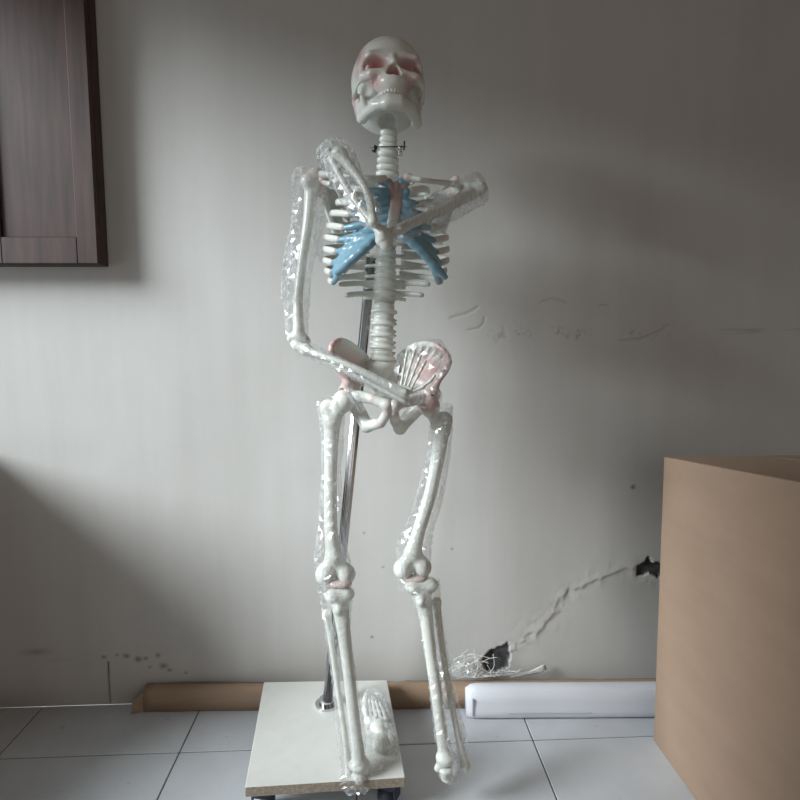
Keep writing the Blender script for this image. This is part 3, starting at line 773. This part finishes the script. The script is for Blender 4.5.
s = Sdf(); s.el(P(359, 775, 1.083), (.016, .017, .007), .006); s.cap(P(359, 780, 1.08), P(366, 783, 1.10), .009, .009, .006)
bone('ankle_bones', s)

# --- skull (built in its own frame in cm, face towards -y)
SC = .01*.925
tilt, turn, lean = math.radians(-25), math.radians(6), math.radians(2.)
from mathutils import Euler
RM = np.array((Matrix.Rotation(lean, 3, 'Y') @ Matrix.Rotation(turn, 3, 'Z') @ Matrix.Rotation(tilt, 3, 'X')))
SKC = P(388.5, 87.5, 1.20)
def place(V): return np.asarray(V)*SC@RM.T+SKC
def skobj(name, s, m, parent, res, tintf=None):
    V, Q = s.mesh(res); tint = tintf(V) if tintf else np.zeros(len(V)); return meshobj(name, place(V), Q, m, parent, True, tint)
s = Sdf(); K = .9
s.el((0, 2.2, 3.2), (7.5, 9.2, 7.2), K); s.el((0, -2.6, 3.3), (6.1, 4.6, 4.9), 1.5); s.el((0, 4.2, -.8), (6.9, 6.2, 5.2), 1.5)
s.cap((-4.3, -6.2, 1.1), (4.3, -6.2, 1.1), 1.0, 1.0, .9)
s.el((0, -4.6, -2.6), (4.1, 3.0, 4.2), 1.2); s.el((0, -5.2, -5.0), (3.0, 2.7, 2.2), .9)
for q in (-1, 1):
    s.chain([(q*2.4, -6.4, -3.2), (q*4.3, -6.1, -3.6), (q*5.7, -4.6, -3.0)], [.9, 1.0, .9], .6)
    s.chain([(q*5.7, -4.6, -3.0), (q*6.9, -1.8, -2.7), (q*7.0, 1.0, -2.1)], [.75, .5, .6], .5)
    s.chain([(q*4.9, -5.8, 1.2), (q*5.8, -5.1, -.8), (q*5.7, -4.9, -2.7)], [.8, .55, .7], .5)
    s.cap((q*5.9, 2.6, -2.0), (q*5.6, 2.2, -5.0), 1.5, .8, .8)
    s.cap((q*2.0, -.8, -2.5), (q*2.2, -1.5, -5.6), .9, .6, .6)
s.cap((0, -6.6, .6), (0, -7.7, -1.6), .8, .6, .5)
for q in (-1, 1):
    s.el((q*3.1, -6.9, -1.25), (2.25, 4.2, 1.62), .45, 's'); s.el((q*3.7, -7.2, -1.15), (2.2, 3.2, 1.5), .35, 's')
    s.el((q*8.2, -3.2, -.2), (1.7, 3.4, 3.6), .9, 's')
    s.el((q*5.1, -1.2, -3.6), (1.5, 2.6, 2.2), .6, 's')
s.el((0, -7.6, -3.6), (1.15, 3.4, 1.35), .3, 's'); s.el((-.65, -7.6, -4.2), (.85, 3.2, .75), .3, 's'); s.el((.65, -7.6, -4.2), (.85, 3.2, .75), .3, 's')
s.cap((0, -6.2, -2.6), (0, -6.0, -4.8), .12, .14, .1)
s.el((0, 3.6, -5.6), (1.7, 2.0, 1.6), .6, 's')
for q in (-1, 0, 1): s.el((q*1.1, -3.2, -7.3), (1.4, 2.6, .9), .4, 's')
def skull_tint(V):
    x, y, z = V[:, 0], V[:, 1], V[:, 2]; ax = np.abs(x)
    def g(cx, cy, cz, r, sym=True): return np.clip(1.35-np.sqrt(((ax if sym else x)-cx)**2+(y-cy)**2+(z-cz)**2)/r, 0, 1)
    t = g(6.3, -3.4, 3.6, 1.9)*.75
    t = np.maximum(t, g(6.9, -1.5, 1.2, 1.6)*.45)
    t = np.maximum(t, g(3.2, -4.6, -1.2, 3.0)*1.0); t = np.maximum(t, g(0, -5.6, -3.6, 2.1)*1.0)
    t = np.maximum(t, g(3.7, -6.0, -5.4, 1.9)*.6); t = np.maximum(t, g(5.2, -5.2, -3.0, 1.1)*.4)
    t = np.maximum(t, g(7.0, 1.8, -3.0, 1.6)*.6); t = np.maximum(t, g(6.3, 4.6, -3.2, 1.8)*.5)
    return np.clip(t, 0, .95)
skull = skobj('skull', s, BONE, sk, .16, skull_tint)
# jaw
s = Sdf(); K = .6
arch = [(-5.5, .4, -8.3), (-4.9, -2.2, -9.5), (-3.4, -4.9, -10.4), (-1.5, -6.2, -10.9), (1.5, -6.2, -10.9), (3.4, -4.9, -10.4), (4.9, -2.2, -9.5), (5.5, .4, -8.3)]
arch2 = [(-4.6, -1.2, -7.9), (-3.9, -3.2, -8.5), (-2.7, -5.1, -8.9), (-1.1, -6.0, -9.0), (1.1, -6.0, -9.0), (2.7, -5.1, -8.9), (3.9, -3.2, -8.5), (4.6, -1.2, -7.9)]
s.chain(spline(arch, 15), [1.0]*15, K); s.chain(spline(arch2, 13), [.62]*13, K)
for a_, b_ in zip(arch[1:-1], arch2[1:-1]): s.cap(a_, b_, .68, .6, .9)
s.cap((-.9, -6.6, -10.6), (.9, -6.6, -10.6), 1.15, 1.15, .9); s.chain([(-3.6, -5.0, -9.7), (-1.5, -6.1, -10.0), (1.5, -6.1, -10.0), (3.6, -5.0, -9.7)], [.9]*4, .8)
for q in (-1, 1):
    s.cap((q*5.6, .4, -8.3), (q*6.1, 1.2, -3.4), 1.0, .7, .6); s.cap((q*5.2, -1.4, -7.8), (q*5.7, -.8, -3.9), .7, .4, .9); s.cap((q*5.3, -.4, -8.0), (q*5.8, .4, -5), .7, .6, .6)
jaw = skobj('jaw', s, BONE, skull, .15, lambda V: np.clip(1.3-np.abs(np.sqrt((np.abs(V[:, 0])-0)**2*.12+(V[:, 1]+6.8)**2+(V[:, 2]+8.7)**2))/1.1, 0, 1)*.5)
def toothrow(name, z0, z1, R, parent):
    parts = []; s = Sdf()
    for i in range(14):
        an = math.radians(-78+156*i/13); x = R*.96*math.sin(an); y = -2.6-R*1.15*math.cos(an)*.98
        w = .42 if 4 <= i <= 9 else .52
        s.el((x, y, z0), (w*.95, .42, abs(z1-z0)*.62), .10)
    return skobj(name, s, TEETH, parent, .09)
toothrow('upper_teeth', -7.0, -7.9, 3.0, skull); toothrow('lower_teeth', -8.3, -7.6, 2.9, jaw)
# skull mount: pin through the top of the neck with hooks
a = P(369, 147, 1.205); b_ = P(406, 146.5, 1.205)
parts = [tubeVF(a, b_, .0012, 10), tubeVF(P(404.5, 141, 1.205), P(404, 150, 1.205), .0016, 10), tubeVF(P(376, 146, 1.205), P(373.5, 152, 1.205), .0042, 10)]
V, F = joinvf(parts); meshobj('skull_mount_pin', V, F, STEEL, sk, True)
sp = []
for q in range(36):
    an = q*.9; sp.append(P(400, 151, 1.20)+np.array([.0042*math.cos(an), .0042*math.sin(an), -.008+.0005*q]))
V, F = sweep(sp, .0009, .0009, n=6); meshobj('mount_spring', V, F, CHROME, sk, True)

# --- clear plastic wrap
def film(name, pts, rs, seed, m=None, parent=None, n=22, step=.0065, amp=.36, zmin=None, pinch=(0, 0), flat=True, sq=(1., 1.)):
    pts = np.asarray(pts, float); L = np.linalg.norm(np.diff(pts, axis=0), axis=1).sum(); N = max(8, int(L/step))
    c = spline(pts, N); r = np.interp(np.linspace(0, 1, N), np.linspace(0, 1, len(rs)), rs)
    T = np.gradient(c, axis=0); T /= np.linalg.norm(T, axis=1)[:, None]; V = []; F = []
    rg = np.random.default_rng(seed)
    for i in range(N):
        s_ = np.cross(T[i], (0, 1, 0)); s_ /= np.linalg.norm(s_)+1e-9; u_ = np.cross(s_, T[i])
        e = 1.
        if pinch[0] and i < pinch[0]: e = .25+.75*(i/pinch[0])
        if pinch[1] and N-1-i < pinch[1]: e = .25+.75*((N-1-i)/pinch[1])
        for j in range(n):
            an = 2*math.pi*(j+.5*(i % 2))/n; dv = s_*math.cos(an)*sq[0]+u_*math.sin(an)*sq[1]
            q = c[i]+dv*r[i]
            ca = 5.*i*step; nz = mn.noise(Vector((seed+ca, math.cos(an)*1.5, math.sin(an)*1.5)))*1.1+abs(mn.noise(Vector((seed*3+ca*3, math.cos(an)*3.6, math.sin(an)*3.6))))*.9-.25+rg.normal()*.06
            V.append(c[i]+dv*r[i]*e*(1+amp*nz))
            if zmin: V[-1][2] = max(V[-1][2], zmin); V[-1][1] = min(V[-1][1], WALLY-.006)
    for i in range(N-1):
        for j in range(n):
            k_ = (j+1) % n; a_, b2, c2, d2 = i*n+j, i*n+k_, (i+1)*n+k_, (i+1)*n+j
            if (i+j) % 2: F += [[a_, b2, c2], [a_, c2, d2]]
            else: F += [[a_, b2, d2], [b2, c2, d2]]
    if pinch[0]: F.append(list(range(n))[::-1])
    if pinch[1]: F.append([(N-1)*n+j for j in range(n)])
    return meshobj(name, V, F, m or FILM, parent or sk, False)
W = 'plastic_wrap'
film(W, [P(314, 168, 1.21), P(310, 190, 1.21), P(303, 230, 1.20), P(296, 285, 1.195), P(298, 345, 1.185)], [.030, .036, .030, .027, .024, .022], 1, pinch=(3, 3))
film(W, [P(322, 215, 1.215), P(318, 240, 1.215), P(321, 262, 1.22)], [.006, .010, .004], 21, n=8)
film(W, [P(294, 222, 1.19), P(288, 262, 1.185), P(285, 300, 1.185)], [.004, .010, .008], 22, n=8)
film(W, [f3+[-.016, .03, -.008], f3, (f0+f3)/2+[-.004, 0, 0], f0+[-.002, 0, .004]], [.022, .030, .030, .027, .016], 2, FILM2, pinch=(4, 4))
film(W, [P(484, 186, 1.205), P(470, 192, 1.205), P(430, 214, 1.13), P(386, 238, 1.05)], [.026, .034, .030, .024, .020], 3, pinch=(3, 3))
film(W, [P(300, 346, 1.175), P(350, 370, 1.12), P(400, 394, 1.105), P(425, 396, 1.12)], [.015, .015, .016, .022], 4, n=14)
film(W, [P(402, 352, 1.17), P(416, 368, 1.15), P(432, 352, 1.15), P(441, 340, 1.16)], [.020, .040, .042, .012], 5, sq=(1, .45), pinch=(3, 3))
film(W, [P(330, 398, 1.19), P(332, 420, 1.195), P(331, 470, 1.19), P(331, 540, 1.175), P(335, 592, 1.155)], [.026, .028, .024, .022, .026, .036, .030], 6)
film(W, [P(441, 405, 1.19), P(440, 440, 1.195), P(431, 495, 1.185), P(416, 545, 1.17), P(412, 590, 1.155)], [.026, .026, .024, .024, .032, .028], 7)
film(W, [P(338, 590, 1.145), P(339, 640, 1.135), P(348, 710, 1.105), P(354, 770, 1.09), P(358, 790, 1.09)], [.030, .022, .022, .028, .030, .018], 8, pinch=(0, 4))
film(W, [P(424, 582, 1.15), P(434, 640, 1.14), P(446, 710, 1.105), P(453, 760, 1.09), P(447, 783, 1.09)], [.030, .026, .025, .032, .022, .014], 9, pinch=(0, 4))
film(W, [P(372, 694, 1.345), P(375, 715, 1.26), P(382, 750, 1.16), P(372, 782, 1.095)]+np.array([0, 0, .016]), [.008, .024, .030, .034, .018], 10, FILM2, pinch=(4, 4))
film(W, [P(366, 775, 1.095), P(364, 795, 1.07)], [.014, .010, .006], 11, FILM2, pinch=(2, 2))
film(W, [P(345, 388, 1.165), P(356, 398, 1.155), P(362, 412, 1.16)], [.006, .012, .005], 12, n=10)
film(W, [P(428, 388, 1.165), P(437, 392, 1.16), P(440, 402, 1.17)], [.005, .010, .004], 13, n=10)

# ================================================================== DEBRIS on the carton: torn clear bag with white shavings
db = empty('crumpled_wrapper', (.24, 1.43, .07), 'crumpled clear plastic and white shavings heaped on the long carton below the wall hole', 'plastic waste')
zt_ = .07
def dp(px, py, Y=1.445): return P(px, py, Y)
film('torn_bag', [dp(447, 669), dp(462, 672), dp(478, 673), dp(492, 681)], [.010, .026, .022, .014, .006], 31, FILM2, db, n=16, amp=.55, pinch=(3, 3), sq=(1, .6), zmin=.0725)
film('torn_bag', [dp(489, 684, 1.435), dp(512, 681, 1.435), dp(530, 679, 1.44), dp(548, 676, 1.445)], [.010, .012, .010, .006], 32, FILM2, db, n=10, amp=.5, sq=(1, .7), pinch=(2, 2), zmin=.0725)
parts = []
for i in range(120):
    c = dp(*random.choice([(random.gauss(468, 9), random.gauss(668, 7)), (random.uniform(470, 515), random.gauss(680, 3))]), random.uniform(1.425, 1.455)); an = random.uniform(0, math.pi); L = random.uniform(.008, .028)
    d = np.array([math.cos(an), random.uniform(-.3, .3), math.sin(an)]); bnd = np.array([random.uniform(-1, 1), random.uniform(-.5, .5), random.uniform(-1, 1)])*.008
    pts = spline([c-d*L, c+bnd, c+d*L], 7); pts[:, 2] = np.maximum(pts[:, 2], .072); pts[:, 1] = np.minimum(pts[:, 1], 1.463)
    parts.append(sweep(pts, .0005, .0008, n=5))
V, F = joinvf(parts); o = meshobj('shavings', V, F, SCRAP, db, True); o['kind'] = 'stuff'
V, F = sweep(spline([dp(510, 677, 1.45), dp(522, 675, 1.45), dp(536, 671, 1.452), dp(546, 667, 1.455)], 8), [.001, .002, .003, .004, .006, .008, .0095, .009], .0012, n=8)
meshobj('torn_strip', V, F, SCRAP, db, True)

# ================================================================== LIGHT
def light(name, kind, loc, direction, energy, color, **kw):
    l = bpy.data.lights.new(name, kind); l.energy = energy; l.color = color
    for k_, v_ in kw.items(): setattr(l, k_, v_)
    o = bpy.data.objects.new(name, l); o.location = loc; o.rotation_euler = Vector(direction).to_track_quat('-Z', 'Y').to_euler(); COL.objects.link(o); return o
light('daylight_from_window', 'SUN', (-3, .6, 2.5), (1, .45, -.56), 7.2, (.91, .98, 1.), angle=math.radians(30))
light('warm_fill_from_doorway', 'AREA', (.3, YR-.15, 1.05), (0, 1, -.06), 5.4, (1., .70, .44), shape='RECTANGLE', size=1.7, size_y=1.9)  # added fill at the doorway, tinted orange to warm the dark wall areas
w = bpy.data.worlds.new('overcast'); scn.world = w; w.use_nodes = True
bg = w.node_tree.nodes['Background']; bg.inputs[0].default_value = (.80, .90, 1., 1); bg.inputs[1].default_value = .8

vs = scn.view_settings
vs.view_transform = 'Standard'; vs.look = 'None'; vs.gamma = 1; vs.exposure = 0.; vs.use_curve_mapping = False
scn.cycles.max_bounces = 8; scn.cycles.transparent_max_bounces = 24; scn.cycles.sample_clamp_indirect = 4
